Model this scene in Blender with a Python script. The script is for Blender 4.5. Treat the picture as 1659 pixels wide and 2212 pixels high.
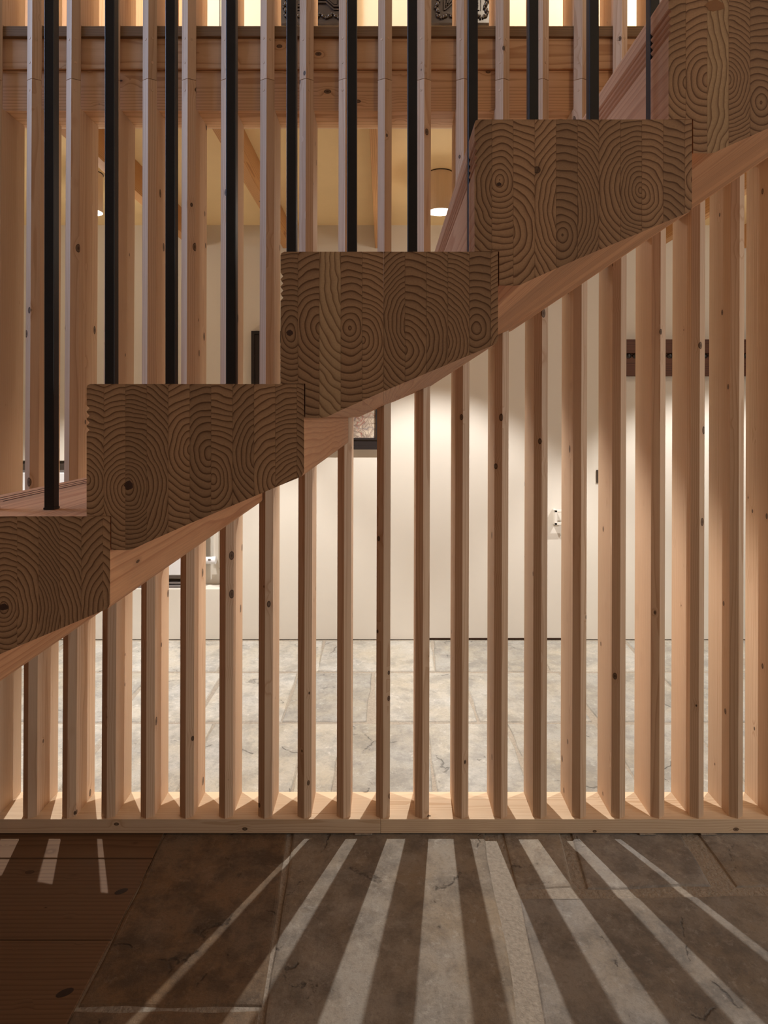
import bpy, bmesh, math, random
from mathutils import Vector, noise as mnoise

# ------------------------------------------------------------------ camera
F = 1360.0            # focal length in pixels of the 1659 x 2212 frame
VX, VY = 828.0, 900.0 # principal vanishing point (pixels)
H = 1.362             # camera height, metres
DN, DF = 0.907, 2.051 # depth of the stair's free end / of the screen's front
SN = F / DN           # pixels per metre at the free end of the stair
scene = bpy.context.scene
C = scene.collection
for o in list(bpy.data.objects):
    bpy.data.objects.remove(o)

cam_d = bpy.data.cameras.new('camera')
cam = bpy.data.objects.new('camera', cam_d)
C.objects.link(cam)
cam.location = (0, 0, H)
cam.rotation_euler = (math.pi / 2, 0, 0)
cam_d.sensor_width = 36.0
cam_d.sensor_fit = 'AUTO'
cam_d.lens = F / 2212.0 * 36.0
cam_d.shift_x = (829.5 - VX) / 2212.0
cam_d.shift_y = (VY - 1106.0) / 2212.0
cam_d.clip_start = 0.02
scene.camera = cam

scene.view_settings.view_transform = 'Standard'
scene.view_settings.look = 'None'
scene.view_settings.exposure = 0.0
scene.view_settings.gamma = 1.0
scene.view_settings.use_curve_mapping = False

# ------------------------------------------------------------------ world and daylight
w = bpy.data.worlds.new('sky')
scene.world = w
w.use_nodes = True
bg = w.node_tree.nodes['Background']
bg.inputs[0].default_value = (0.75, 0.85, 1.0, 1)
bg.inputs[1].default_value = 0.6

SPOT_W = 150.0
SPILL_W = 3.5
WINDOW_LEFT_W = 110.0
WINDOW_RIGHT_W = 32.0
UPPER_FILL_W = 42.0
STAIR_FILL_W = 25.0

def area(name, loc, rot, sx, sy, power, col):
    d = bpy.data.lights.new(name, 'AREA')
    d.shape = 'RECTANGLE'; d.size = sx; d.size_y = sy
    d.energy = power; d.color = col
    o = bpy.data.objects.new(name, d)
    C.objects.link(o)
    o.location = loc; o.rotation_euler = rot
    return o
# daylight entering by the two windows of the near room (set just inside the panes)
area('daylight_high_window', (-3.52, 1.45, 3.9), (0, math.radians(-90), 0), 1.3, 1.9, WINDOW_LEFT_W, (0.44, 0.62, 1.0))
area('daylight_side_window', (3.32, 0.2, 1.5), (0, math.radians(90), 0), 1.3, 1.7, WINDOW_RIGHT_W, (1.0, 0.97, 0.93))

# ------------------------------------------------------------------ small helpers
def P(px, py, D):
    return Vector(((px - VX) * D / F, D, H - (py - VY) * D / F))
def FL(px, py, z=0.0):
    D = (H - z) * F / (py - VY)
    return Vector(((px - VX) * D / F, D, z))
def srgb(r, g, b):
    f = lambda c: (c / 255 / 12.92) if c / 255 <= 0.04045 else ((c / 255 + 0.055) / 1.055) ** 2.4
    return (f(r), f(g), f(b), 1)

def tag(o, label=None, cat=None, group=None, kind=None):
    if label: o['label'] = label
    if cat: o['category'] = cat
    if group: o['group'] = group
    if kind: o['kind'] = kind
    return o
def empty(name, loc=(0, 0, 0), label=None, cat=None, group=None, kind=None):
    o = bpy.data.objects.new(name, None)
    C.objects.link(o)
    o.location = loc
    o.empty_display_size = 0.05
    return tag(o, label, cat, group, kind)

class MB:
    """collects shapes in world space and links them as one mesh object"""
    def __init__(s): s.bm = bmesh.new()
    def box(s, x0, x1, y0, y1, z0, z1):
        v = [s.bm.verts.new(p) for p in ((x0,y0,z0),(x1,y0,z0),(x1,y1,z0),(x0,y1,z0),(x0,y0,z1),(x1,y0,z1),(x1,y1,z1),(x0,y1,z1))]
        for f in ((3,2,1,0),(4,5,6,7),(0,1,5,4),(1,2,6,5),(2,3,7,6),(3,0,4,7)):
            s.bm.faces.new([v[i] for i in f])
        return s
    def prism(s, pts, d):
        """pts: list of 3-D points of a planar polygon, d: extrusion vector"""
        d = Vector(d)
        a = [s.bm.verts.new(p) for p in pts]
        b = [s.bm.verts.new(Vector(p) + d) for p in pts]
        n = len(pts)
        s.bm.faces.new(a); s.bm.faces.new(b[::-1])
        for i in range(n):
            s.bm.faces.new((a[i], b[i], b[(i+1) % n], a[(i+1) % n]))
        return s
    def cyl(s, c, r, h, axis='z', n=24, r2=None):
        r2 = r if r2 is None else r2
        c = Vector(c)
        ax = {'x': (Vector((0,1,0)), Vector((0,0,1)), Vector((1,0,0))),
              'y': (Vector((0,0,1)), Vector((1,0,0)), Vector((0,1,0))),
              'z': (Vector((1,0,0)), Vector((0,1,0)), Vector((0,0,1)))}[axis]
        a = []; b = []
        for i in range(n):
            t = 2 * math.pi * i / n
            dirv = ax[0] * math.cos(t) + ax[1] * math.sin(t)
            a.append(s.bm.verts.new(c + dirv * r)); b.append(s.bm.verts.new(c + dirv * r2 + ax[2] * h))
        s.bm.faces.new(a[::-1]); s.bm.faces.new(b)
        for i in range(n):
            s.bm.faces.new((a[i], a[(i+1) % n], b[(i+1) % n], b[i]))
        return s
    def ball(s, c, sx, sy, sz, u=10, v=7):
        r = bmesh.ops.create_uvsphere(s.bm, u_segments=u, v_segments=v, radius=1.0)
        for q in r['verts']:
            q.co = Vector((q.co.x * sx, q.co.y * sy, q.co.z * sz)) + Vector(c)
        return s
    def bevel(s, w, seg=2):
        bmesh.ops.recalc_face_normals(s.bm, faces=s.bm.faces[:])
        es = [e for e in s.bm.edges if len(e.link_faces) == 2 and e.calc_face_angle(0) > 0.5]
        bmesh.ops.bevel(s.bm, geom=es, offset=w, segments=seg, affect='EDGES', profile=0.6, clamp_overlap=True)
        return s
    def build(s, name, mat, parent=None, origin=None, smooth=False):
        bm = s.bm
        bmesh.ops.recalc_face_normals(bm, faces=bm.faces[:])
        if origin is None:
            n = max(1, len(bm.verts))
            lo = Vector([min(v.co[i] for v in bm.verts) for i in range(3)])
            hi = Vector([max(v.co[i] for v in bm.verts) for i in range(3)])
            origin = Vector(((lo.x+hi.x)/2, (lo.y+hi.y)/2, lo.z))
        origin = Vector(origin)
        for v in bm.verts: v.co -= origin
        me = bpy.data.meshes.new(name)
        if smooth:
            for f in bm.faces: f.smooth = True
        bm.to_mesh(me); bm.free()
        if mat: me.materials.append(mat)
        o = bpy.data.objects.new(name, me)
        C.objects.link(o)
        if parent:
            o.parent = parent
            base = Vector((0, 0, 0)); q = parent
            while q: base += q.location; q = q.parent
            o.location = origin - base
        else:
            o.location = origin
        return o
def box(name, mat, x0, x1, y0, y1, z0, z1, parent=None, bev=0.0, origin=None):
    m = MB().box(x0, x1, y0, y1, z0, z1)
    if bev: m.bevel(bev)
    return m.build(name, mat, parent, origin)

# ------------------------------------------------------------------ materials
class NT:
    def __init__(s, name):
        s.m = bpy.data.materials.new(name); s.m.use_nodes = True
        s.t = s.m.node_tree; s.t.nodes.clear()
        s.out = s.n('ShaderNodeOutputMaterial')
        s.b = s.n('ShaderNodeBsdfPrincipled')
        s.l(s.b.outputs[0], s.out.inputs[0])
    def n(s, k, **kw):
        x = s.t.nodes.new(k)
        for a, v in kw.items(): setattr(x, a, v)
        return x
    def l(s, a, b): s.t.links.new(a, b)
    def val(s, a, x):
        if hasattr(x, 'is_linked') or hasattr(x, 'links'): s.l(x, a)
        else: a.default_value = x
    def math(s, op, a, b=None, c=None, clamp=False):
        x = s.n('ShaderNodeMath', operation=op, use_clamp=clamp)
        s.val(x.inputs[0], a)
        if b is not None: s.val(x.inputs[1], b)
        if c is not None: s.val(x.inputs[2], c)
        return x.outputs[0]
    def vmath(s, op, a, b=None, scale=None):
        x = s.n('ShaderNodeVectorMath', operation=op)
        s.val(x.inputs[0], a)
        if b is not None: s.val(x.inputs[1], b)
        if scale is not None: s.val(x.inputs['Scale'], scale)
        return x.outputs[0]
    def noise(s, vec, scale, detail=3, rough=0.55, dist=0.0):
        x = s.n('ShaderNodeTexNoise')
        s.l(vec, x.inputs['Vector'])
        x.inputs['Scale'].default_value = scale; x.inputs['Detail'].default_value = detail
        x.inputs['Roughness'].default_value = rough; x.inputs['Distortion'].default_value = dist
        return x.outputs[0]
    def ramp(s, fac, stops, interp='LINEAR'):
        x = s.n('ShaderNodeValToRGB'); e = x.color_ramp; e.interpolation = interp
        while len(e.elements) < len(stops): e.elements.new(0.5)
        for i, (p, c) in enumerate(stops):
            e.elements[i].position = p
            e.elements[i].color = c if isinstance(c, tuple) else (c, c, c, 1)
        s.l(fac, x.inputs[0])
        return x.outputs[0]
    def mix(s, fac, a, b, mode='MIX'):
        x = s.n('ShaderNodeMix', data_type='RGBA', blend_type=mode)
        s.val(x.inputs['Factor'], fac); s.val(x.inputs['A'], a); s.val(x.inputs['B'], b)
        return x.outputs['Result']
    def bump(s, h, strength, dist=0.002):
        x = s.n('ShaderNodeBump')
        x.inputs['Strength'].default_value = strength; x.inputs['Distance'].default_value = dist
        s.l(h, x.inputs['Height']); s.l(x.outputs[0], s.b.inputs['Normal'])
    def coords(s): return s.n('ShaderNodeTexCoord').outputs['Object']
    def rand(s): return s.n('ShaderNodeObjectInfo').outputs['Random']

def wood(name, early, late, axis='z', spacing=0.0045, pith=True, knots=1.0, rough=0.6, knot_col=(0.05, 0.022, 0.01, 1), tone=0.25, line=0.75, wobble=0.010, kscale=(14, 14, 8.5), long_cols=None):
    s = NT(name)
    co, rnd = s.coords(), s.rand()
    sx = s.n('ShaderNodeSeparateXYZ'); s.l(co, sx.inputs[0])
    order = {'z': (0, 1, 2), 'x': (1, 2, 0), 'y': (0, 2, 1)}[axis]
    a, b, l = [sx.outputs[i] for i in order]
    # random shift so that no two boards share their figure
    r1 = s.math('MULTIPLY', rnd, 37.13); r2 = s.math('MULTIPLY', s.math('FRACT', s.math('MULTIPLY', rnd, 91.7)), 23.0)
    cv = s.n('ShaderNodeCombineXYZ'); s.l(a, cv.inputs[0]); s.l(b, cv.inputs[1]); s.l(l, cv.inputs[2])
    cr = s.n('ShaderNodeCombineXYZ'); s.l(r1, cr.inputs[0]); s.l(r2, cr.inputs[1]); s.l(r1, cr.inputs[2])
    q = s.vmath('ADD', s.vmath('MULTIPLY', cv.outputs[0], (1, 1, 0.10)), cr.outputs[0])
    n1 = s.noise(q, 14.0, 2)
    n2 = s.noise(q, 60.0, 2)
    if pith:   # object origin is the pith
        aa, bb = a, b
    else:
        aa = s.math('ADD', a, s.math('MULTIPLY_ADD', s.math('FRACT', s.math('MULTIPLY', rnd, 17.3)), 0.12, -0.06))
        bb = s.math('ADD', b, s.math('MULTIPLY_ADD', s.math('FRACT', s.math('MULTIPLY', rnd, 53.9)), 0.16, -0.12))
    if pith: bb = s.math('MULTIPLY', bb, 0.72)
    r = s.math('SQRT', s.math('ADD', s.math('MULTIPLY', aa, aa), s.math('MULTIPLY', bb, bb)))
    r = s.math('ADD', r, s.math('MULTIPLY_ADD', n1, wobble * 2, -wobble))
    r = s.math('ADD', r, s.math('MULTIPLY_ADD', n2, wobble * 0.12, -wobble * 0.06))
    # knots
    kv = s.vmath('ADD', s.vmath('MULTIPLY', cv.outputs[0], kscale), cr.outputs[0])
    kn = s.n('ShaderNodeTexVoronoi'); kn.inputs['Scale'].default_value = 1.0
    s.l(kv, kn.inputs['Vector'])
    kc = s.n('ShaderNodeSeparateColor'); s.l(kn.outputs['Color'], kc.inputs[0])
    ksize = s.math('MULTIPLY', s.math('MULTIPLY_ADD', kc.outputs[0], 0.11, 0.015), knots)
    kd = s.math('DIVIDE', kn.outputs['Distance'], s.math('MAXIMUM', ksize, 0.001))
    kmask = s.ramp(s.math('MULTIPLY', kd, 0.5), [(0.0, 1.0), (0.36, 0.7), (0.5, 0.95), (0.56, 0.0)])
    halo = s.ramp(s.math('MULTIPLY', kd, 0.18), [(0.0, 1.0), (0.55, 0.0)])
    r = s.math('ADD', r, s.math('MULTIPLY', halo, spacing * 1.3 * min(1.0, knots)))
    sp = s.math('MULTIPLY_ADD', s.math('FRACT', s.math('MULTIPLY', rnd, 7.7)), spacing * 0.5, spacing * 0.75)
    ph = s.math('FRACT', s.math('DIVIDE', r, sp))
    ring = s.ramp(ph, [(0.0, 0.0), (0.40, 0.06), (0.72, 0.42), (0.86, 1.0), (0.95, 0.9), (1.0, 0.0)])
    fib = s.noise(s.vmath('MULTIPLY', q, (1, 1, 0.3)), 420.0, 2)
    col = s.mix(s.math('MULTIPLY', ring, line), early, late)
    if long_cols:      # cut ends soak up oil and read darker than the long faces
        nx = s.n('ShaderNodeSeparateXYZ'); s.l(s.n('ShaderNodeTexCoord').outputs['Normal'], nx.inputs[0])
        endf = s.ramp(s.math('ABSOLUTE', nx.outputs[1]), [(0.5, 0.0), (0.7, 1.0)])
        col = s.mix(endf, s.mix(s.math('MULTIPLY', ring, 0.55), long_cols[0], long_cols[1]), col)
    col = s.mix(s.math('MULTIPLY', s.math('SUBTRACT', fib, 0.35, clamp=True), 0.5), col, late)
    pat = s.noise(q, 4.0, 2)
    tv = s.math('MULTIPLY_ADD', s.math('FRACT', s.math('MULTIPLY', rnd, 31.3)), tone, 1.0 - tone * 0.5)
    tv = s.math('MULTIPLY', tv, s.math('MULTIPLY_ADD', pat, 0.3, 0.85))
    cc = s.n('ShaderNodeCombineColor')
    for i in range(3): s.l(tv, cc.inputs[i])
    col = s.mix(1.0, col, cc.outputs[0], 'MULTIPLY')
    if knots > 0: 
        col = s.mix(s.math('MULTIPLY', halo, 0.35), col, late)
        col = s.mix(kmask, col, knot_col)
    s.l(col, s.b.inputs['Base Color'])
    s.b.inputs['Roughness'].default_value = rough
    s.b.inputs['Specular IOR Level'].default_value = 0.3
    s.bump(s.math('ADD', s.math('MULTIPLY', ring, 0.5), fib), 0.04 if long_cols else 0.10, 0.0006)
    return s.m

def plain(name, col, rough=0.5, metal=0.0, var=0.0, vscale=20.0, bump=0.0, bscale=200.0, spec=0.5):
    s = NT(name)
    co = s.coords()
    if var:
        nz = s.noise(co, vscale, 4)
        c = s.mix(nz, tuple(x * (1 - var) for x in col[:3]) + (1,), tuple(min(1, x * (1 + var)) for x in col[:3]) + (1,))
        s.l(c, s.b.inputs['Base Color'])
    else: s.b.inputs['Base Color'].default_value = col
    s.b.inputs['Roughness'].default_value = rough; s.b.inputs['Metallic'].default_value = metal
    s.b.inputs['Specular IOR Level'].default_value = spec
    if bump: s.bump(s.noise(co, bscale, 4), bump, 0.006 if bump > 0.9 else 0.002)
    return s.m

def emit(name, col, strength):
    s = NT(name)
    s.b.inputs['Base Color'].default_value = (0.8, 0.8, 0.8, 1)
    s.b.inputs['Emission Color'].default_value = col
    s.b.inputs['Emission Strength'].default_value = strength
    return s.m

def stone(name, base, dark, ochre, amt=0.5):
    s = NT(name)
    co, rnd = s.coords(), s.rand()
    cr = s.n('ShaderNodeCombineXYZ')
    for i in range(3): s.l(s.math('MULTIPLY', rnd, 31.0 + 11 * i), cr.inputs[i])
    q = s.vmath('ADD', co, cr.outputs[0])
    a = s.noise(q, 3.2, 6, 0.66, 0.1); b = s.noise(q, 8.0, 10, 0.72, 0.1); c = s.noise(q, 90.0, 6, 0.75)
    col = s.mix(s.ramp(a, [(0.35, 0.0), (0.65, 1.0)]), base, ochre)
    col = s.mix(s.math('MULTIPLY', s.ramp(b, [(0.44, 0.0), (0.60, 1.0)]), amt), col, dark)
    col = s.mix(s.math('MULTIPLY', s.ramp(c, [(0.5, 0.0), (0.75, 1.0)]), 0.45), col, dark)
    pale = tuple(min(1, x * 1.5) for x in base[:3]) + (1,)
    col = s.mix(s.math('MULTIPLY', s.ramp(s.noise(q, 26.0, 10, 0.78, 0.2), [(0.55, 0.0), (0.68, 1.0)]), 0.55), col, pale)
    # thin cleft lines
    v = s.n('ShaderNodeTexVoronoi'); v.feature = 'DISTANCE_TO_EDGE'; v.inputs['Scale'].default_value = 1.9
    wv = s.vmath('ADD', q, s.vmath('SCALE', s.n('ShaderNodeTexNoise').outputs['Color'], scale=0.0))
    nd = s.n('ShaderNodeTexNoise'); nd.inputs['Scale'].default_value = 6.0; nd.inputs['Detail'].default_value = 5; s.l(q, nd.inputs['Vector'])
    s.l(s.vmath('ADD', q, s.vmath('SCALE', nd.outputs['Color'], scale=0.22)), v.inputs['Vector'])
    crack = s.math('MULTIPLY', s.ramp(v.outputs['Distance'], [(0.0, 1.0), (0.010, 0.0)]), s.ramp(b, [(0.53, 0.0), (0.60, 1.0)]))
    col = s.mix(s.math('MULTIPLY', crack, 0.7), col, dark)
    tv = s.math('MULTIPLY_ADD', rnd, 0.35, 0.82)
    cc = s.n('ShaderNodeCombineColor')
    for i in range(3): s.l(tv, cc.inputs[i])
    col = s.mix(1.0, col, cc.outputs[0], 'MULTIPLY')
    s.l(col, s.b.inputs['Base Color'])
    s.b.inputs['Roughness'].default_value = 0.72
    s.b.inputs['Specular IOR Level'].default_value = 0.3
    h = s.math('ADD', s.math('MULTIPLY', b, 1.2), s.math('MULTIPLY', c, 0.35))
    h = s.math('SUBTRACT', h, s.math('MULTIPLY', crack, 0.7))
    s.bump(h, 0.9, 0.008)
    return s.m

M = {}
M['tread'] = wood('laminated_pine', srgb(178, 138, 102), srgb(98, 64, 40), 'y', 0.0062, True, 0.5, 0.65, line=0.95, wobble=0.010, tone=0.28, kscale=(9, 9, 3), long_cols=(srgb(204, 150, 108), srgb(168, 106, 68)))
M['post'] = wood('pine_upright', srgb(224, 194, 163), srgb(194, 151, 116), 'z', 0.006, False, 1.0, 0.6, tone=0.2, line=0.6)
M['pine_x'] = wood('pine_rail', srgb(236, 210, 178), srgb(206, 166, 124), 'x', 0.006, False, 0.8, 0.6, tone=0.12, line=0.6)
M['beam'] = wood('fir_beam', srgb(226, 182, 138), srgb(184, 130, 86), 'x', 0.009, False, 1.0, 0.6, tone=0.15, line=0.7)
M['cap'] = wood('weathered_oak', srgb(150, 118, 84), srgb(104, 76, 48), 'x', 0.004, False, 0.0, 0.6, tone=0.1)
M['joist'] = wood('fir_joist', srgb(210, 160, 108), srgb(166, 112, 64), 'y', 0.006, False, 0.5, 0.6, tone=0.15)
M['plank'] = wood('dark_floorboard', srgb(122, 92, 66), srgb(88, 62, 42), 'x', 0.012, False, 0.9, 0.55, tone=0.1, line=0.6)
M['board'] = wood('panel_board', srgb(222, 178, 130), srgb(190, 138, 90), 'z', 0.008, False, 0.4, 0.6, tone=0.15)
M['stone'] = stone('sandstone_flag', srgb(178, 170, 158), srgb(98, 90, 82), srgb(170, 152, 128), 0.55)
M['stone_brown'] = stone('brown_sandstone_flag', srgb(140, 122, 102), srgb(76, 66, 58), srgb(144, 114, 82), 0.65)
M['stone_grey'] = stone('grey_sandstone_flag', srgb(164, 158, 150), srgb(98, 94, 90), srgb(156, 142, 124), 0.6)
M['stone_far'] = stone('pale_sandstone_flag', srgb(184, 180, 172), srgb(124, 121, 116), srgb(182, 172, 154), 0.5)
M['mortar'] = plain('lime_mortar', srgb(160, 149, 134), 0.95, var=0.4, vscale=110, bump=1.0, bscale=90)
M['plaster'] = plain('cream_plaster', srgb(224, 217, 205), 0.9, var=0.03, vscale=3, bump=0.25, bscale=18)
M['upper_plaster'] = plain('upper_plaster', srgb(236, 222, 196), 0.9, var=0.05, vscale=4, bump=0.3, bscale=20)
M['room_plaster'] = plain('near_room_plaster', srgb(140, 122, 104), 0.9)
M['ceiling'] = plain('ochre_ceiling_board', srgb(240, 212, 160), 0.8, var=0.06, vscale=6, bump=0.1, bscale=30)
M['steel'] = plain('black_steel', srgb(38, 36, 36), 0.5, metal=0.2, var=0.25, vscale=60, bump=0.06, bscale=300)
M['dark_frame'] = plain('black_frame_wood', srgb(34, 28, 28), 0.4, var=0.2, vscale=40)
M['carved'] = plain('carved_dark_wood', srgb(36, 28, 25), 0.3, var=0.3, vscale=60)
M['rail_dark'] = wood('dark_oak_rail', srgb(104, 66, 46), srgb(62, 36, 24), 'x', 0.007, False, 0.0, 0.5)
M['white'] = plain('white_enamel', srgb(236, 236, 238), 0.35)
M['door'] = plain('door_paint', srgb(220, 213, 202), 0.6)
M['grey'] = plain('grey_metal', srgb(120, 112, 108), 0.5, var=0.1)
M['lamp_body'] = plain('lamp_body_paint', srgb(222, 206, 186), 0.5)
M['groove'] = plain('groove_shadow_gap', srgb(70, 40, 22), 0.8)
M['dark_metal'] = plain('bronze_plate', srgb(70, 58, 48), 0.5, metal=0.3)
M['lens'] = emit('lamp_lens', (1.0, 0.9, 0.75, 1), 0.7)
M['lens'].node_tree.nodes['Principled BSDF'].inputs['Base Color'].default_value = (0.03, 0.03, 0.03, 1)
M['shade'] = emit('glowing_shade', (1.0, 0.72, 0.30, 1), 2.0)

# map print
s = NT('map_print')
co = s.coords()
nz = s.n('ShaderNodeTexNoise'); nz.inputs['Scale'].default_value = 9; nz.inputs['Detail'].default_value = 4; s.l(co, nz.inputs['Vector'])
dv = s.vmath('ADD', co, s.vmath('SCALE', nz.outputs['Color'], scale=0.12))
col = s.mix(s.ramp(s.noise(co, 16, 5), [(0.4, 0.0), (0.6, 1.0)]), srgb(206, 190, 170), srgb(168, 150, 136))
for sc, cl, wd in ((14, srgb(120, 96, 90), 0.05), (7, srgb(70, 80, 110), 0.02), (5, srgb(150, 70, 60), 0.014), (30, srgb(130, 112, 98), 0.09)):
    v = s.n('ShaderNodeTexVoronoi'); v.feature = 'DISTANCE_TO_EDGE'; v.inputs['Scale'].default_value = sc
    s.l(dv, v.inputs['Vector'])
    col = s.mix(s.math('MULTIPLY', s.ramp(v.outputs['Distance'], [(0.0, 1.0), (wd, 0.0)]), 0.8), col, cl)
s.l(col, s.b.inputs['Base Color']); s.b.inputs['Roughness'].default_value = 0.6
M['map'] = s.m
# window glass
s = NT('window_glass')
s.b.inputs['Base Color'].default_value = (0.95, 0.97, 1, 1); s.b.inputs['Roughness'].default_value = 0.3
s.b.inputs['Transmission Weight'].default_value = 1.0; s.b.inputs['IOR'].default_value = 1.1
M['glass'] = s.m

M['dark_knot'] = plain('dark_knot', srgb(44, 28, 20), 0.6, var=0.3, vscale=120)
random.seed(7)
DW = 3.851                                   # depth of the corridor's back wall
ZC, ZU, ZT = 2.533, 2.640, 5.2               # corridor ceiling, upper floor, roof
XL, XR, YB = -3.6, 3.4, -2.6

# ------------------------------------------------------------------ floor
floor = box('floor', M['mortar'], XL, XR, YB, DW + 0.2, -0.12, -0.005)
tag(floor, kind='structure')

def flag(pts, mat, name='flagstone', lift=0.0):
    """one flagstone: an uneven outline with a rounded arris, top near z = 0"""
    out = []
    n = len(pts)
    for i in range(n):
        a, b = Vector(pts[i]), Vector(pts[(i+1) % n])
        L = (b - a).length
        k = max(1, min(7, int(L / 0.09)))
        for j in range(k):
            p = a.lerp(b, j / k)
            if 0 < j:
                d = (b - a).normalized(); nn = Vector((-d.y, d.x, 0))
                p = p + nn * (mnoise.noise(p * 9.0) * 0.010)
            out.append(p)
    bm = bmesh.new()
    c = sum(out, Vector()) / len(out)
    lev = lift + random.uniform(-0.0012, 0.0012)
    rings = []
    for (ins, z) in ((0.0, -0.012), (0.0, -0.005), (0.005, -0.001), (0.012, 0.0)):
        rings.append([bm.verts.new((p.x + (c.x-p.x) / max((c-p).length, 1e-4) * ins, p.y + (c.y-p.y) / max((c-p).length, 1e-4) * ins,
                      z + lev + (mnoise.noise(p * 7.0) * 0.0016 if z > -0.004 else 0))) for p in out])
    m = len(out)
    for a, b in zip(rings, rings[1:]):
        for i in range(m): bm.faces.new((a[i], a[(i+1) % m], b[(i+1) % m], b[i]))
    bm.faces.new(rings[-1])
    mb = MB(); mb.bm.free(); mb.bm = bm
    return mb.build(name, mat, floor)

near = [
    [(362,1790),(621,1790),(602,1950),(566,2172),(169,2172),(264,1984)],
    [(160,2181),(560,2180),(530,2420),(36,2420)],
    [(634,1790),(1046,1790),(1066,1920),(1092,2030),(1118,2212),(1150,2420),(538,2420),(572,2190),(608,1960)],
    [(1084,1790),(1208,1790),(1238,1914),(1116,1920)],
    [(1230,1790),(1462,1790),(1536,1912),(1268,1918)],
    [(1500,1790),(1800,1790),(1960,1912),(1590,1914)],
    [(1122,1938),(1800,1930),(2120,2212),(2350,2420),(1230,2420),(1176,2212),(1140,2030)],
    [(1830,1790),(2150,1790),(2400,1910),(1990,1912)],
    [(1840,1930),(2430,1928),(2900,2400),(2380,2400),(2140,2200)],
]
for p, mt in zip(near, ('stone_brown','stone_brown','stone','stone','stone_grey','stone_grey','stone_grey','stone','stone_grey')): flag([FL(*q) for q in p][::-1], M[mt])
rows = [(1384,1449,[-420,-160,60,282,480,683,948,1190,1420,1640,1880,2150]),
        (1453,1558,[-520,-260,-20,240,420,610,802,1030,1282,1530,1790,2080]),
        (1563,1786,[-560,-240,60,340,612,716,950,1182,1440,1700,1990,2260])]
for y0, y1, xs in rows:
    for a, b in zip(xs, xs[1:]):
        s0 = (VX - a) * (y0 - VY) / (y1 - VY); s1 = (VX - b) * (y0 - VY) / (y1 - VY)
        j = random.uniform(-14, 14)
        flag([FL(a + 5 + j, y1), FL(b - 5 + j, y1), FL(VX - s1 - 3, y0), FL(VX - s0 + 3, y0)], M['stone_far'])
# wide boards let into the stone floor
for y0, y1, x0, x1 in ((1790,1853,357,330),(1855.5,2029,329,240),(2032,2240,238,128),(2243,2500,126,0)):
    pts = [FL(-620 - (y1-1790), y1), FL(x1, y1), FL(x0, y0), FL(-620 - (y0-1790), y0)]
    mb = MB().prism([p + Vector((0, 0, -0.011)) for p in pts], (0, 0, 0.0115)).bevel(0.0012, 1)
    pk = mb.build('floor_plank', M['plank'], floor)
    for (kx, ky, ra) in ((262, 1926, .017), (140, 2145, .018)):
        if y0 < ky < y1:
            q = FL(kx, ky)
            MB().prism([(q.x + ra*math.cos(t*.5236), q.y + ra*.72*math.sin(t*.5236 + .5), -.003) for t in range(12)], (0, 0, .0039)).build('knot', M['dark_knot'], pk)

# ------------------------------------------------------------------ walls
wb = MB()
NX0, NX1, NZ0, NZ1 = P(-150,0,DW).x, P(495,0,DW).x, P(0,1273,DW).z, P(0,995,DW).z
wb.box(XL, NX0, DW, DW+0.3, 0, ZC+0.1); wb.box(NX1, XR, DW, DW+0.3, 0, ZC+0.1)
wb.box(NX0, NX1, DW, DW+0.3, 0, NZ0); wb.box(NX0, NX1, DW, DW+0.3, NZ1, ZC+0.1)
wb.box(NX0, NX1, DW+0.12, DW+0.3, NZ0, NZ1)
tag(wb.build('wall_back', M['plaster']), kind='structure')
wall_upper = box('wall_upper', M['upper_plaster'], XL, XR, DW, DW+0.3, ZC+0.101, ZT)
tag(wall_upper, kind='structure')
# side walls with a window opening each
LW = (0.50, 2.40, 3.25, 4.55)     # y0 y1 z0 z1 of the high window
m = MB()
m.box(XL-0.2, XL, YB, LW[0], 0, ZT); m.box(XL-0.2, XL, LW[1], DW, 0, ZT)
m.box(XL-0.2, XL, LW[0], LW[1], 0, LW[2]); m.box(XL-0.2, XL, LW[0], LW[1], LW[3], ZT)
tag(m.build('wall_left', M['room_plaster']), kind='structure')
RW = (-0.65, 1.05, 0.85, 2.15)
m = MB()
m.box(XR, XR+0.2, YB, RW[0], 0, ZT); m.box(XR, XR+0.2, RW[1], DW, 0, ZT)
m.box(XR, XR+0.2, RW[0], RW[1], 0, RW[2]); m.box(XR, XR+0.2, RW[0], RW[1], RW[3], ZT)
tag(m.build('wall_right', M['room_plaster']), kind='structure')
tag(box('wall_front', M['room_plaster'], XL, XR, YB-0.2, YB, 0, ZT), kind='structure')
for nm, x, (y0, y1, z0, z1) in (('window_1', XL-0.12, LW), ('window_2', XR+0.12, RW)):
    wn = tag(empty(nm, (x, (y0+y1)/2, z0)), kind='structure')
    m = MB(); t = 0.05
    m.box(x-.03, x+.03, y0, y1, z0, z0+t); m.box(x-.03, x+.03, y0, y1, z1-t, z1)
    m.box(x-.03, x+.03, y0, y0+t, z0+t, z1-t); m.box(x-.03, x+.03, y1-t, y1, z0+t, z1-t)
    m.box(x-.03, x+.03, (y0+y1)/2-.02, (y0+y1)/2+.02, z0+t, z1-t)
    m.build('window_frame', M['grey'], wn)
    for a, b in ((y0+t, (y0+y1)/2-.02), ((y0+y1)/2+.02, y1-t)):
        box('pane', M['glass'], x-.004, x+.004, a, b, z0+t, z1-t, wn)
tag(box('ceiling', M['upper_plaster'], XL-.2, XR+.2, YB-.2, DW+.3, ZT, ZT+.15), kind='structure')
tag(box('ceiling', M['ceiling'], XL, XR, 2.232, DW, ZC, ZU), kind='structure')

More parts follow.
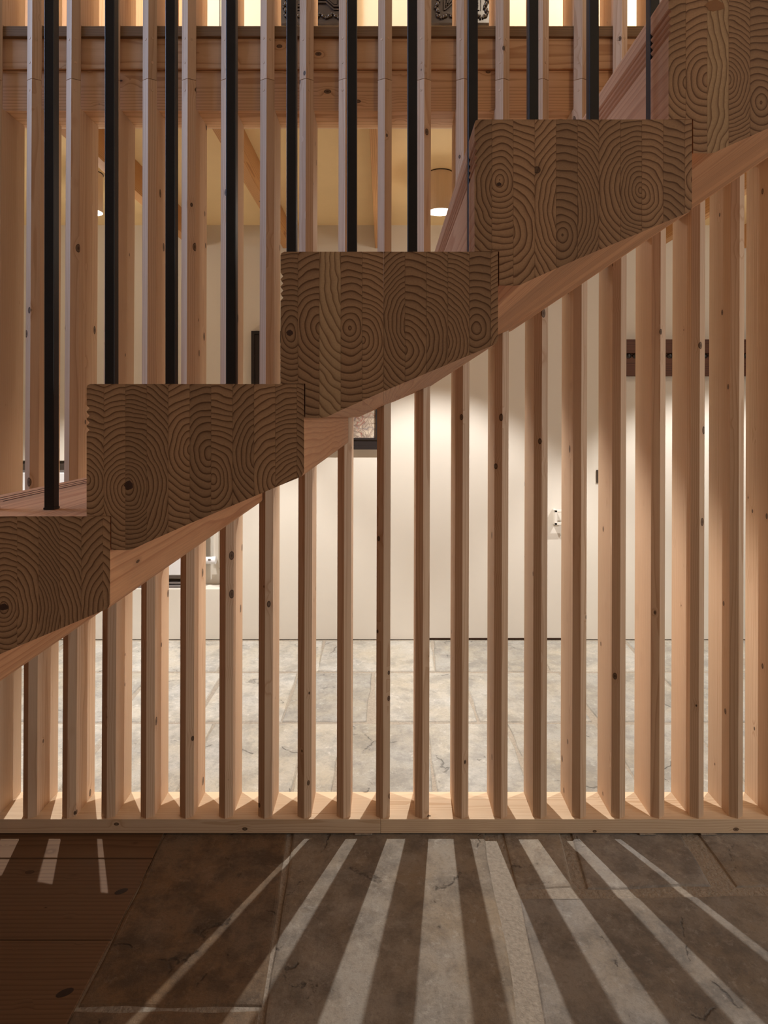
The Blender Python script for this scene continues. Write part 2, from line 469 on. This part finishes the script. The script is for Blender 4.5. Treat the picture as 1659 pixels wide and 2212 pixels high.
# timber boarding on the left of the upper wall
bx = [P(q, 0, DW).x for q in (-260,-180,-100,-30,49,128,212,296,388,436)]
for a, b in zip(bx, bx[1:]):
    box('board', M['board'], a+.002, b-.002, DW-0.025, DW-0.001, ZU+.02, ZT-.05, wall_upper, 0.002)
box('crack_strip', M['dark_metal'], P(474,0,DW).x, P(476,0,DW).x, DW-0.002, DW, ZU+.3, 4.4, wall_upper)

ORD = ['', 'first', 'second', 'third', 'fourth', 'fifth', 'sixth']
# joists under the corridor ceiling
for k in range(-2, 6):
    x = -0.050 + 0.5625 * k
    j = box('ceiling_joist', M['joist'], x, x+0.047, 2.235, DW-.002, ZC-0.142, ZC-.0005, None, 0.0015)
    tag(j, 'orange fir joist under the ochre ceiling, %s from the flush-door downlight towards the %s' % ((ORD[1-k], 'radiator') if k <= 0 else (ORD[k], 'carved rail')), 'joist', 'ceiling joists of the corridor')

# edge of the upper floor: capping, fascia and trimmer beam
ZB = H + 660*2.090/F
t = box('trimmer_beam', M['beam'], XL+.01, XR-.01, 2.090, 2.214, ZB, 2.511, None, 0.002)
tag(t, 'deep reddish fir beam carrying the upper floor edge, below the fascia board', 'beam')
t = box('fascia_board', M['beam'], XL+.01, XR-.01, 2.082, 2.214, 2.512, 2.613, None, 0.002)
tag(t, 'paler fir fascia board between the grey oak capping and the beam', 'board')
t = box('edge_capping', M['cap'], XL+.01, XR-.01, 2.072, 2.230, 2.614, 2.648, None, 0.002)
tag(t, 'grey brown oak capping strip along the upper floor edge', 'capping')
t = box('edge_batten', M['pine_x'], XL+.01, XR-.01, 2.216, 2.2315, ZB+.006, 2.612, None, 0.001)
tag(t, 'slim pale batten behind the fir beam, at the corridor ceiling edge', 'batten')

# ------------------------------------------------------------------ sole plate and its packers
sp0 = empty('sole_plate', (0, DF, 0.0045), 'pale pine sole plate lying along the stone floor under the uprights', 'beam')
ZS = 0.0505
jx = P(822, 0, DF).x
for a, b in ((XL+.01, jx-.0004), (jx+.0004, XR-.01)):
    box('plate_length', M['pine_x'], a, b, DF, DF+0.150, 0.0045, ZS, sp0, 0.0012)
for px, wpx, lab in ((785, 38, 'small grey wooden packer under the sole plate, beside its butt joint'),
                (1398, 34, 'small stone-grey packer under the sole plate, left of its larger twin'),
                (1530, 34, 'larger cracked grey packer under the sole plate, by the pale mortar joint')):
    x = P(px, 0, DF).x; hw = wpx / 2 / (F/DF)
    m = MB().box(x-hw, x+hw, DF-0.004, DF+0.05, 0.0003, 0.0044).bevel(0.001, 1)
    tag(m.build('packer', M['mortar'], None), lab, 'packer')

# ------------------------------------------------------------------ the screen of pointed uprights
PITCH = 85.33 / (F/DF)
def lean(k): return (5.0 + (5.0 if k < 3 else 0.0)) / 1769.0
def post_x(k): return (59 - VX) / (F/DF) + PITCH * k
def nose(x, yb, z, y0=DF+0.002):
    hw = 0.0228
    return [(x, y0, z), (x+hw, y0+.013, z), (x+hw, yb, z), (x-hw, yb, z), (x-hw, y0+.013, z)]
YP = DF + 0.148
mb = MB(); mb.prism(nose(0, YP, ZS), (0, 0, ZB-0.001-ZS)); mb.prism(nose(0, 2.071, ZB-.001), (0, 0, 2.4655-ZB))
lower_ref = mb.build('lower_length', M['post'], None, (0, DF, ZS))
mb = MB(); mb.prism(nose(0, 2.071, 2.4665), (0, 0, 2.650-2.4665)); mb.prism(nose(0, YP, 2.650), (0, 0, 2.0))
upper_ref = mb.build('upper_length', M['post'], None, (0, DF, 2.4665))
me_lo, me_up = lower_ref.data, upper_ref.data
bpy.data.objects.remove(lower_ref); bpy.data.objects.remove(upper_ref)
# a peg: a short round plug standing a hair proud of the sloping front face
pg = MB().cyl((0, 0, 0), 0.0042, 0.004, 'y', 10)
peg_ref = pg.build('peg', M['post'], None, (0, 0, 0)); me_pg = peg_ref.data; bpy.data.objects.remove(peg_ref)
ORD = ['', 'first', 'second', 'third', 'fourth', 'fifth', 'sixth', 'seventh', 'eighth', 'ninth', 'tenth', 'eleventh', 'twelfth', 'thirteenth', 'fourteenth']
for k in range(-4, 24):
    x = post_x(k)
    if k == 9: plab = 'pointed pine upright standing over the butt joint of the sole plate'
    else: plab = 'pointed pine upright, %s from the sole plate joint, towards the %s' % (ORD[abs(k-9)], 'radiator niche' if k < 9 else 'carved rail')
    p = empty('timber_upright', (x, DF, ZS), plab, 'post', 'uprights of the timber screen')
    p.rotation_euler = (0, lean(k), 0)
    for nm, me, z in (('lower_length', me_lo, ZS), ('upper_length', me_up, 2.4665)):
        o = bpy.data.objects.new(nm, me); C.objects.link(o); o.parent = p; o.location = (0, 0, z - ZS)
    side = 1 if k % 2 else -1
    for (zz, sd) in ((2.60, side), (2.52, side), (2.60 - .004, -side), (2.43, side)):
        o = bpy.data.objects.new('peg', me_pg); C.objects.link(o); o.parent = p
        o.location = (sd * 0.0115, 0.0022 + 0.0066 - 0.0012, zz - ZS)
        o.rotation_euler = (0, 0, sd * math.atan2(0.013, 0.0228))

# ------------------------------------------------------------------ stair of laminated blocks
RUN, RISE = 419.0, 285.7
def profile(xL, yT):
    r = 8
    pts = [(xL+470, yT), (xL+470, yT+190), (xL+464, yT+200)]
    pts += [(xL+404, yT+225), (xL+217, yT+304), (xL+129, yT+343), (xL+100, yT+357), (xL+86, yT+359), (xL+53.4, yT+358.5)]
    pts += [(xL+53.4, yT+284.9), (xL, yT+284.9)]
    for c in (99, 83.5, 68, 52.5):
        pts += [(xL, yT+c+7), (xL+2, yT+c+4.5), (xL+6.5, yT+c), (xL+2, yT+c-4.5)]
    pts += [(xL, yT+45), (xL, yT+r), (xL+2.4, yT+2.4), (xL+r, yT)]
    return pts
def clip(poly, a, b):
    def half(pl, x, keep_right):
        out = []
        for i in range(len(pl)):
            p, q = pl[i], pl[(i+1) % len(pl)]
            ip = p[0] >= x if keep_right else p[0] <= x
            iq = q[0] >= x if keep_right else q[0] <= x
            if ip: out.append(p)
            if ip != iq:
                t = (x - p[0]) / (q[0] - p[0]); out.append((x, p[1] + t * (q[1] - p[1])))
        res = []
        for p in out:
            if not res or abs(p[0]-res[-1][0]) + abs(p[1]-res[-1][1]) > 0.02: res.append(p)
        if len(res) > 1 and abs(res[0][0]-res[-1][0]) + abs(res[0][1]-res[-1][1]) < 0.02: res.pop()
        return res
    return half(half(poly, a, True), b, False)
def nw(p, y): return Vector(((p[0]-VX)/SN, y, H-(p[1]-VY)/SN))
EDGE = [0, 37.5] + [37.5 + 46.3*i for i in range(1, 10)] + [470]
blocks = {
 1: 'laminated pine step with its orange tread top and front grooves in view',
 2: 'laminated pine step with a dark knot low in its end, above the orange tread',
 3: 'laminated pine step whose end shows one pale strip, midway up the flight',
 4: 'laminated pine step whose end shows oval ringed figures, below the topmost step in view',
 5: 'topmost laminated pine step in view, with an amber patch at its end grain',
}
PITH = {1: {5: (240, 196), 6: (246, 190), 7: (262, 210), 8: (300, 230)},
        2: {0: (0, 207), 1: (90, 230), 2: (91, 219), 3: (80, 225), 4: (226, 140), 5: (266, 150), 6: (274, 205), 7: (385, 150), 8: (412, 205)},
        3: {0: (20, 175), 1: (85, 165), 2: (230, 40), 3: (150, 165), 4: (178, 190), 5: (296, 160), 6: (266, 212), 7: (292, 190), 8: (338, 190), 9: (424, 165)},
        4: {0: (62, 150), 1: (54, 130), 2: (70, 240), 3: (240, 190), 4: (190, 250), 6: (356, 150), 7: (358, 154), 8: (362, 160)},
        5: {0: (40, 205), 1: (86, 200), 2: (-110, 190), 3: (128, 200), 4: (200, 250)}}
PALE = {(3, 2), (5, 2)}
KNOT = {(1, 5): [(240, 196, 10, 7, 'knot')], (2, 2): [(91, 219, 9, 10, 'knot')], (3, 0): [(20, 175, 7, 6, 'knot')],
        (4, 1): [(53, 140, 5, 4, 'knot')], (5, 2): [(100, 40, 20, 12, 'amber')]}
M['knot'] = plain('wood_knot', srgb(70, 42, 26), 0.7, var=0.4, vscale=300)
M['amber'] = plain('amber_resin_patch', srgb(150, 98, 52), 0.6, var=0.2, vscale=60)
M['tread_pale'] = wood('pale_laminated_pine', srgb(196, 160, 120), srgb(126, 90, 60), 'y', 0.0075, True, 0.0, 0.65, line=0.9, wobble=0.014, tone=0.05, kscale=(9, 9, 3), long_cols=(srgb(204, 150, 108), srgb(168, 106, 68)))
DT = DF - 0.001       # main body stops at the uprights, tongues run between them
for i in range(-3, 8):
    xL, yT = 187 + RUN*(i-2), 829.5 - RISE*(i-2)
    rs = random.Random(100 + i)
    prof = profile(xL, yT)
    lab = blocks.get(i, 'laminated pine step of the same flight, further along than the five seen end-on')
    st = empty('stair_step', nw((xL+235, yT+359), DN), lab, 'step', 'laminated blocks of the stair')
    base = st.location.copy()
    for a, b in zip(EDGE, EDGE[1:]):
        poly = clip(prof, xL+a+0.18, xL+b-0.18)
        if len(poly) < 3: continue
        mode = rs.random()
        cx = xL + (a+b)/2 + (rs.uniform(-24, 24) if mode < 0.25 else rs.choice((-1, 1)) * rs.uniform(24, 100))
        cy = yT + rs.uniform(120, 330)
        ii = EDGE.index(a)
        if ii in PITH.get(i, {}): cx, cy = xL + PITH[i][ii][0], yT + PITH[i][ii][1]
        org = nw((cx, cy), DN)
        m = MB().prism([nw(p, DN) for p in poly], (0, DT-DN, 0))
        lam = m.build('lamella', M['tread_pale' if (i, ii) in PALE else 'tread'], st, org)
        for (kx, ky, rx, rz, mt) in KNOT.get((i, ii), ()):
            kp = nw((xL+kx, yT+ky), DN)
            n = 14
            pts = [(kp.x + rx/SN*math.cos(2*math.pi*q/n)*(1+.15*math.sin(3*q)), DN-.0003, kp.z + rz/SN*math.sin(2*math.pi*q/n)*(1+.12*math.cos(2*q))) for q in range(n)]
            MB().prism(pts, (0, .004, 0)).build('knot', M[mt], lam)
    # tongues between the uprights
    x0, x1 = (xL - VX)/SN, (xL+470 - VX)/SN
    for k in range(-12, 40):
        zt0, zb0 = H - (yT-VY)/SN, H - (yT+359-VY)/SN
        ga = post_x(k) + 0.0236 + max(zt0*lean(k), zb0*lean(k)); gb = post_x(k+1) - 0.0236 + min(zt0*lean(k+1), zb0*lean(k+1))
        if gb < x0 + .004 or ga > x1 - .004: continue
        poly = clip(prof, max(ga, x0)*SN+VX, min(gb, x1)*SN+VX)
        if len(poly) < 3: continue
        c = poly[0]
        m = MB().prism([nw(p, DT) for p in poly], (0, 0.115, 0))
        m.build('tongue', M['tread'], st, nw((c[0]+30, yT+200), DT))
    # grip grooves behind the nosing: flat strips with the shade in their colour
    if i <= 2:
        zt = H - (yT-VY)/SN
        for off in (46, 71, 95):
            xx = (xL+off-VX)/SN
            box('groove_shade_strip', M['groove'], xx-.0012, xx+.0012, DN+0.16, DT-.002, zt-.001, zt+.0006, st)

# ------------------------------------------------------------------ steel balusters
DB = DN / 0.937
for k in range(-2, 13):
    cx = 57.0 + 139.7*k
    X = (cx - VX)/SN
    j = math.floor((cx - 12 - 187) / RUN) + 2
    jj = math.floor((cx - 187) / RUN) + 2
    zt = H - (829.5 - RISE*(j-2) - VY)/SN
    m = MB().box(X-.0075, X+.0075, DB, DB+.016, zt+.0005, zt+1.55).bevel(0.0009, 1)
    which = {1: 'step with the orange tread in view', 2: 'step with the dark knot', 3: 'step with the pale end-grain strip', 4: 'oval-ringed step', 5: 'topmost step in view'}
    pos = ('middle', 'rear', 'front')[k % 3]
    blab = 'slim black steel baluster, %s of three on the %s' % (pos, which[jj]) if jj in which else 'slim square black steel baluster beyond the five end-on steps'
    bo = empty('steel_baluster', (X, DB+.008, zt), blab, 'baluster', 'black steel balusters of the stair')
    m.build('bar', M['steel'], bo)
    m = MB().box(X-.0082, X+.0082, DB-.0007, DB+.0167, zt+.0004, zt+.0035)
    m.build('foot', M['steel'], bo)

# ------------------------------------------------------------------ corridor downlights
for n_, X in enumerate((-3.105, -1.415, 0.274, 1.963)):
    YL = 3.03
    lb = ['cylindrical downlight near the far left of the corridor ceiling', 'pale cylindrical downlight above the radiator niche, on the corridor ceiling',
          'pale cylindrical downlight with a round ceiling rose, beside the bare arch of the flush door', 'cylindrical downlight above the dark carved wall rail'][n_]
    lb = lb.replace(', beside the bare arch of the flush door', ' above the flush door')
    L = empty('downlight', (X, YL, 2.346), lb, 'lamp', 'downlights of the corridor')
    m = MB(); n = 32
    ri = []
    for (r, z) in ((0.0605, ZC-.0006), (0.0605, 2.346), (0.052, 2.346), (0.050, 2.372), (0.0505, ZC-.03)):
        ri.append([m.bm.verts.new((X + r*math.cos(2*math.pi*i/n), YL + r*math.sin(2*math.pi*i/n), z)) for i in range(n)])
    for a, b in zip(ri, ri[1:]):
        for i in range(n): m.bm.faces.new((a[i], a[(i+1) % n], b[(i+1) % n], b[i]))
    m.build('housing', M['lamp_body'], L, smooth=False)
    MB().cyl((X, YL, 2.374), 0.049, 0.004, 'z', 24).build('lens', M['lens'], L)
    MB().cyl((X, YL, ZC-.004), 0.0635, 0.0035, 'z', 32).build('ceiling_rose', M['dark_metal'], L)
    d = bpy.data.lights.new('downlight_beam', 'SPOT')
    d.energy = SPOT_W; d.color = (1.0, 0.975, 0.94)
    d.spot_size = math.radians(92); d.spot_blend = 0.35; d.shadow_soft_size = 0.008
    o = bpy.data.objects.new('downlight_beam', d); C.objects.link(o); o.parent = L
    o.location = (0, 0, -0.006)
    d = bpy.data.lights.new('downlight_spill', 'POINT')      # wide spill of the same lamp
    d.energy = SPILL_W; d.color = (1.0, 0.90, 0.78); d.shadow_soft_size = 0.03
    o = bpy.data.objects.new('downlight_spill', d); C.objects.link(o); o.parent = L
    o.location = (0, 0, -0.034)

# ------------------------------------------------------------------ things on the corridor wall
# flush door
dx0, dx1 = P(912,0,DW).x, P(1240,0,DW).x
dr = tag(empty('door_1', ((dx0+dx1)/2, DW, 0)), kind='structure')
box('door_leaf', M['door'], dx0, dx1, DW-.006, DW-.0005, 0.010, 2.05, dr, 0.001)
box('threshold_shade_strip', M['groove'], dx0, dx1, DW-.002, DW-.0004, 0.0005, 0.0095, dr)  # dark strip: the shade of the gap under the leaf, put into colour
hp = P(1200, 1117, DW-.03)
hnd = MB().box(hp.x-.012, hp.x+.075, DW-.052, DW-.040, hp.z+.030, hp.z+.046)
hnd.box(hp.x-.012, hp.x+.075, DW-.052, DW-.040, hp.z-.046, hp.z-.030)
hnd.box(hp.x-.012, hp.x+.006, DW-.052, DW-.006, hp.z-.046, hp.z+.046)
hnd.bevel(0.003, 2).build('door_handle', M['door'], dr)
# framed map
fx0, fx1, fz0, fz1 = P(543,0,DW-.03).x, P(836,0,DW-.03).x, P(0,971,DW-.03).z, P(0,715,DW-.03).z
pic = empty('framed_map', ((fx0+fx1)/2, DW-.02, fz0), 'black framed map print hung on the cream corridor wall', 'picture')
fw = 0.070
def frame(mbx, x0, x1, z0, z1, y0, y1, wd):
    mbx.prism([(x0,y0,z0),(x1,y0,z0),(x1-wd,y0,z0+wd),(x0+wd,y0,z0+wd)], (0, y1-y0, 0))
    mbx.prism([(x0,y0,z1),(x1,y0,z1),(x1-wd,y0,z1-wd),(x0+wd,y0,z1-wd)], (0, y1-y0, 0))
    mbx.prism([(x0,y0,z0),(x0,y0,z1),(x0+wd,y0,z1-wd),(x0+wd,y0,z0+wd)], (0, y1-y0, 0))
    mbx.prism([(x1,y0,z0),(x1,y0,z1),(x1-wd,y0,z1-wd),(x1-wd,y0,z0+wd)], (0, y1-y0, 0))
    return mbx
mb = MB(); frame(mb, fx0, fx1, fz0, fz1, DW-.034, DW-.002, 0.018)
frame(mb, fx0+.018, fx1-.018, fz0+.018, fz1-.018, DW-.026, DW-.002, 0.040)
frame(mb, fx0+.058, fx1-.058, fz0+.058, fz1-.058, DW-.032, DW-.002, 0.012)
mb.build('frame', M['dark_frame'], pic)
box('print', M['map'], fx0+.07, fx1-.07, DW-.012, DW-.004, fz0+.07, fz1-.07, pic)
# carved dark rail
rx0, rx1 = P(1322,0,DW-.05).x, P(1700,0,DW-.05).x
rz0, rz1 = P(0,812,DW-.05).z, P(0,733,DW-.05).z
rl = empty('carved_rail', ((rx0+rx1)/2, DW, rz0), 'dark carved oak rail with a scalloped band fixed to the plaster wall', 'rail')
box('rail_board', M['rail_dark'], rx0, rx1, DW-.035, DW-.001, rz0, rz1-.085, rl, 0.002)
box('rail_cornice', M['rail_dark'], rx0-.01, rx1+.01, DW-.055, DW-.001, rz1-.084, rz1, rl, 0.004)
for q in range(int((rx1-rx0)/0.042)):
    xx = rx0 + .021 + q*.042
    MB().ball((xx, DW-.037, rz1-.098), .020, .010, .016, 12, 8).build('scallop', M['carved'], rl, smooth=True)
# small bronze plate by the door
q = P(1300, 1043, DW)
pl = empty('wall_plate', (q.x, DW, q.z), 'small dark bronze plate on the plaster beside the flush door', 'plate')
box('plate', M['dark_metal'], P(1288,0,DW).x, P(1312,0,DW).x, DW-.006, DW-.0005, q.z, q.z+.079, pl, 0.001)
MB().cyl((P(1300,0,DW).x, DW-.010, q.z+.04), .008, .005, 'y', 14).build('boss', M['dark_metal'], pl)
# panel radiator in the low niche
rd = empty('panel_radiator', (-1.9, DW+.05, NZ0), 'white panel radiator with a thermostat head, set in the low wall niche', 'radiator')
r0, r1 = P(-120,0,DW+.03).x, P(436,0,DW+.03).x
rzb, rzt = P(0,1243,DW+.03).z, P(0,1021,DW+.03).z
box('panel', M['white'], r0, r1, DW+.03, DW+.085, rzb, rzt, rd, 0.006)
box('niche_shade_bar', M['grey'], r0+.01, r1-.01, DW+.04, DW+.11, rzt+.001, P(0,1001,DW+.04).z, rd, 0.003)  # grey bar put in for the shaded niche wall above the panel
for zz0, zz1, yy in ((0.050, 0.078, .060), (0.020, 0.032, .045), (0.0005, 0.014, .028)):
    box('base_shade_rail', M['grey'], r0, r1-.05, DW+yy, DW+.115, NZ0+zz0, NZ0+zz1, rd, 0.002)  # grey bars put in for the shaded gap and pipework under the panel
v = P(444, 1210.5, DW+.045)
m = MB().cyl((v.x, DW+.045, v.z), .022, .042, 'x', 20).cyl((v.x+.042, DW+.045, v.z), .0235, .022, 'x', 20)
m.build('thermostat_head', M['white'], rd)
MB().cyl((r1-.004, DW+.045, v.z), .010, v.x-r1+.004, 'x', 12).build('valve_stem', M['grey'], rd)
box('label_window', M['grey'], v.x+.022, v.x+.038, DW+.0212, DW+.024, v.z+.004, v.z+.014, rd)
pp = P(467, 1227, DW+.08)
cd = box('pipe_casing', M['plaster'], pp.x-.014, pp.x+.018, DW+.07, DW+.118, pp.z, NZ1-.002, rd, 0.002)

# ------------------------------------------------------------------ upper wall: carved frames and glowing lamp
def carved_frame(px0, px1, label):
    Y = DW - 0.004
    x0, x1 = P(px0,0,Y).x, P(px1,0,Y).x
    z0 = P(0, 49, Y-.03).z; z1 = z0 + 0.62
    c = empty('ornate_picture', ((x0+x1)/2, Y, z0), label, 'picture', 'ornate pictures on the upper wall')
    frame(MB(), x0, x1, z0, z1, Y-.030, Y, 0.012).build('outer_bead', M['carved'], c)
    frame(MB(), x0+.012, x1-.012, z0+.012, z1-.012, Y-.022, Y, 0.062).build('carved_border', M['carved'], c)
    wdt = 0.5*0 + 0.043
    n = 0
    def leaf(x, z, horiz, f):
        m = MB().ball((x, Y-.026, z), .017 if horiz else .011, .012, .011 if horiz else .017, 10, 6)
        m.ball((x + (.013 if horiz else .012*f), Y-.030, z + (.012*f if horiz else .013)), .008, .008, .008, 8, 5)
        m.ball((x - (.012 if horiz else .011*f), Y-.028, z - (.010*f if horiz else .012)), .007, .008, .007, 8, 5)
        m.build('carved_leaf', M['carved'], c, smooth=True)
    k = int((x1-x0-.06)/.036)
    for q in range(k):
        f = 1 if q % 2 else -1
        x = x0 + .03 + (x1-x0-.06)*(q+.5)/k
        leaf(x, z0+wdt, True, f); leaf(x, z1-wdt, True, f)
    k = int((z1-z0-.12)/.036)
    for q in range(k):
        f = 1 if q % 2 else -1
        z = z0 + .06 + (z1-z0-.12)*(q+.5)/k
        leaf(x0+wdt, z, False, f); leaf(x1-wdt, z, False, f)
    box('back_panel', M['carved'], x0+.07, x1-.07, Y-.010, Y, z0+.07, z1-.07, c)
    for e, d in ((.082, .022), (.100, .027), (.118, .022)):
        # stepped moulding with a raised centre on the lower run
        xa, xb, za = x0+e, x1-e, z0+e
        xm = (xa+xb)/2
        pts = [(xa, za), (xm-.10, za), (xm-.05, za+.045), (xm+.05, za+.045), (xm+.10, za), (xb, za)]
        m = MB()
        for (p, q) in zip(pts, pts[1:]):
            m.prism([(p[0], Y-d, p[1]), (q[0], Y-d, q[1]), (q[0], Y-d, q[1]+.010), (p[0], Y-d, p[1]+.010)], (0, d-.008, 0))
        m.box(xa, xa+.010, Y-d, Y-.009, za+.010, z1-e); m.box(xb-.010, xb, Y-d, Y-.009, za+.010, z1-e)
        m.box(xa, xb, Y-d, Y-.009, z1-e-.010, z1-e)
        m.build('stepped_moulding', M['carved'], c)
carved_frame(603, 770, 'dark carved wooden frame on the upper wall, beside the timber boarding')
carved_frame(929, 1064, 'dark carved wooden frame on the upper wall, between the other frame and the glowing lamp')

lx0, lx1 = P(1287,0,3.6).x, P(1388,0,3.6).x
lp = empty('wall_lantern', ((lx0+lx1)/2, 3.65, 3.25), 'glowing yellow lantern box on the upper wall', 'lamp')
mb = MB().box(lx0, lx1, 3.60, DW-.01, 3.25, 4.25).bevel(0.01, 2)
mb.build('glowing_box', M['shade'], lp)
mb = MB()
for xx in (lx0, lx1): mb.box(xx-.008, xx+.008, 3.592, 3.608, 3.24, 4.26)
mb.box(lx0-.008, lx1+.008, 3.592, DW-.002, 4.252, 4.268); mb.box(lx0-.008, lx1+.008, 3.592, DW-.002, 3.232, 3.248)
mb.build('lantern_frame', M['dark_metal'], lp)

# added unseen fill lamps: two over the upper floor, one over the stair
def fill_globe(name, loc, r, power, col, label):
    g = empty(name, loc, label, 'lamp')
    MB().ball(loc, r, r, r, 20, 12).build('fill_globe', M['fill_globe'], g, smooth=True)
    x, y, z = loc
    MB().cyl((x, y, z+r*.98), .006, ZT-z-r*.98-.001, 'z', 8).build('flex', M['steel'], g)
    d = bpy.data.lights.new(name+'_light', 'POINT'); d.energy = power; d.color = col; d.shadow_soft_size = r*1.05
    o = bpy.data.objects.new(name+'_light', d); C.objects.link(o); o.parent = g; o.location = (0, 0, -r-.20)
    d.shadow_soft_size = 0.22
M['fill_globe'] = emit('fill_globe_glow', (1.0, 0.75, 0.5, 1), 3.0)
fill_globe('fill_lamp', (-1.2, 3.0, 4.6), .10, UPPER_FILL_W, (1.0, 0.83, 0.64), 'added unseen fill lamp over the timber-boarded end of the upper floor')
fill_globe('fill_lamp', (0.9, 3.1, 4.6), .10, UPPER_FILL_W, (1.0, 0.83, 0.64), 'added unseen fill lamp over the upper floor by the carved frames')
fill_globe('fill_lamp', (1.7, -0.7, 3.5), .10, STAIR_FILL_W, (1.0, 0.77, 0.53), 'added unseen fill lamp hanging over the stairwell')
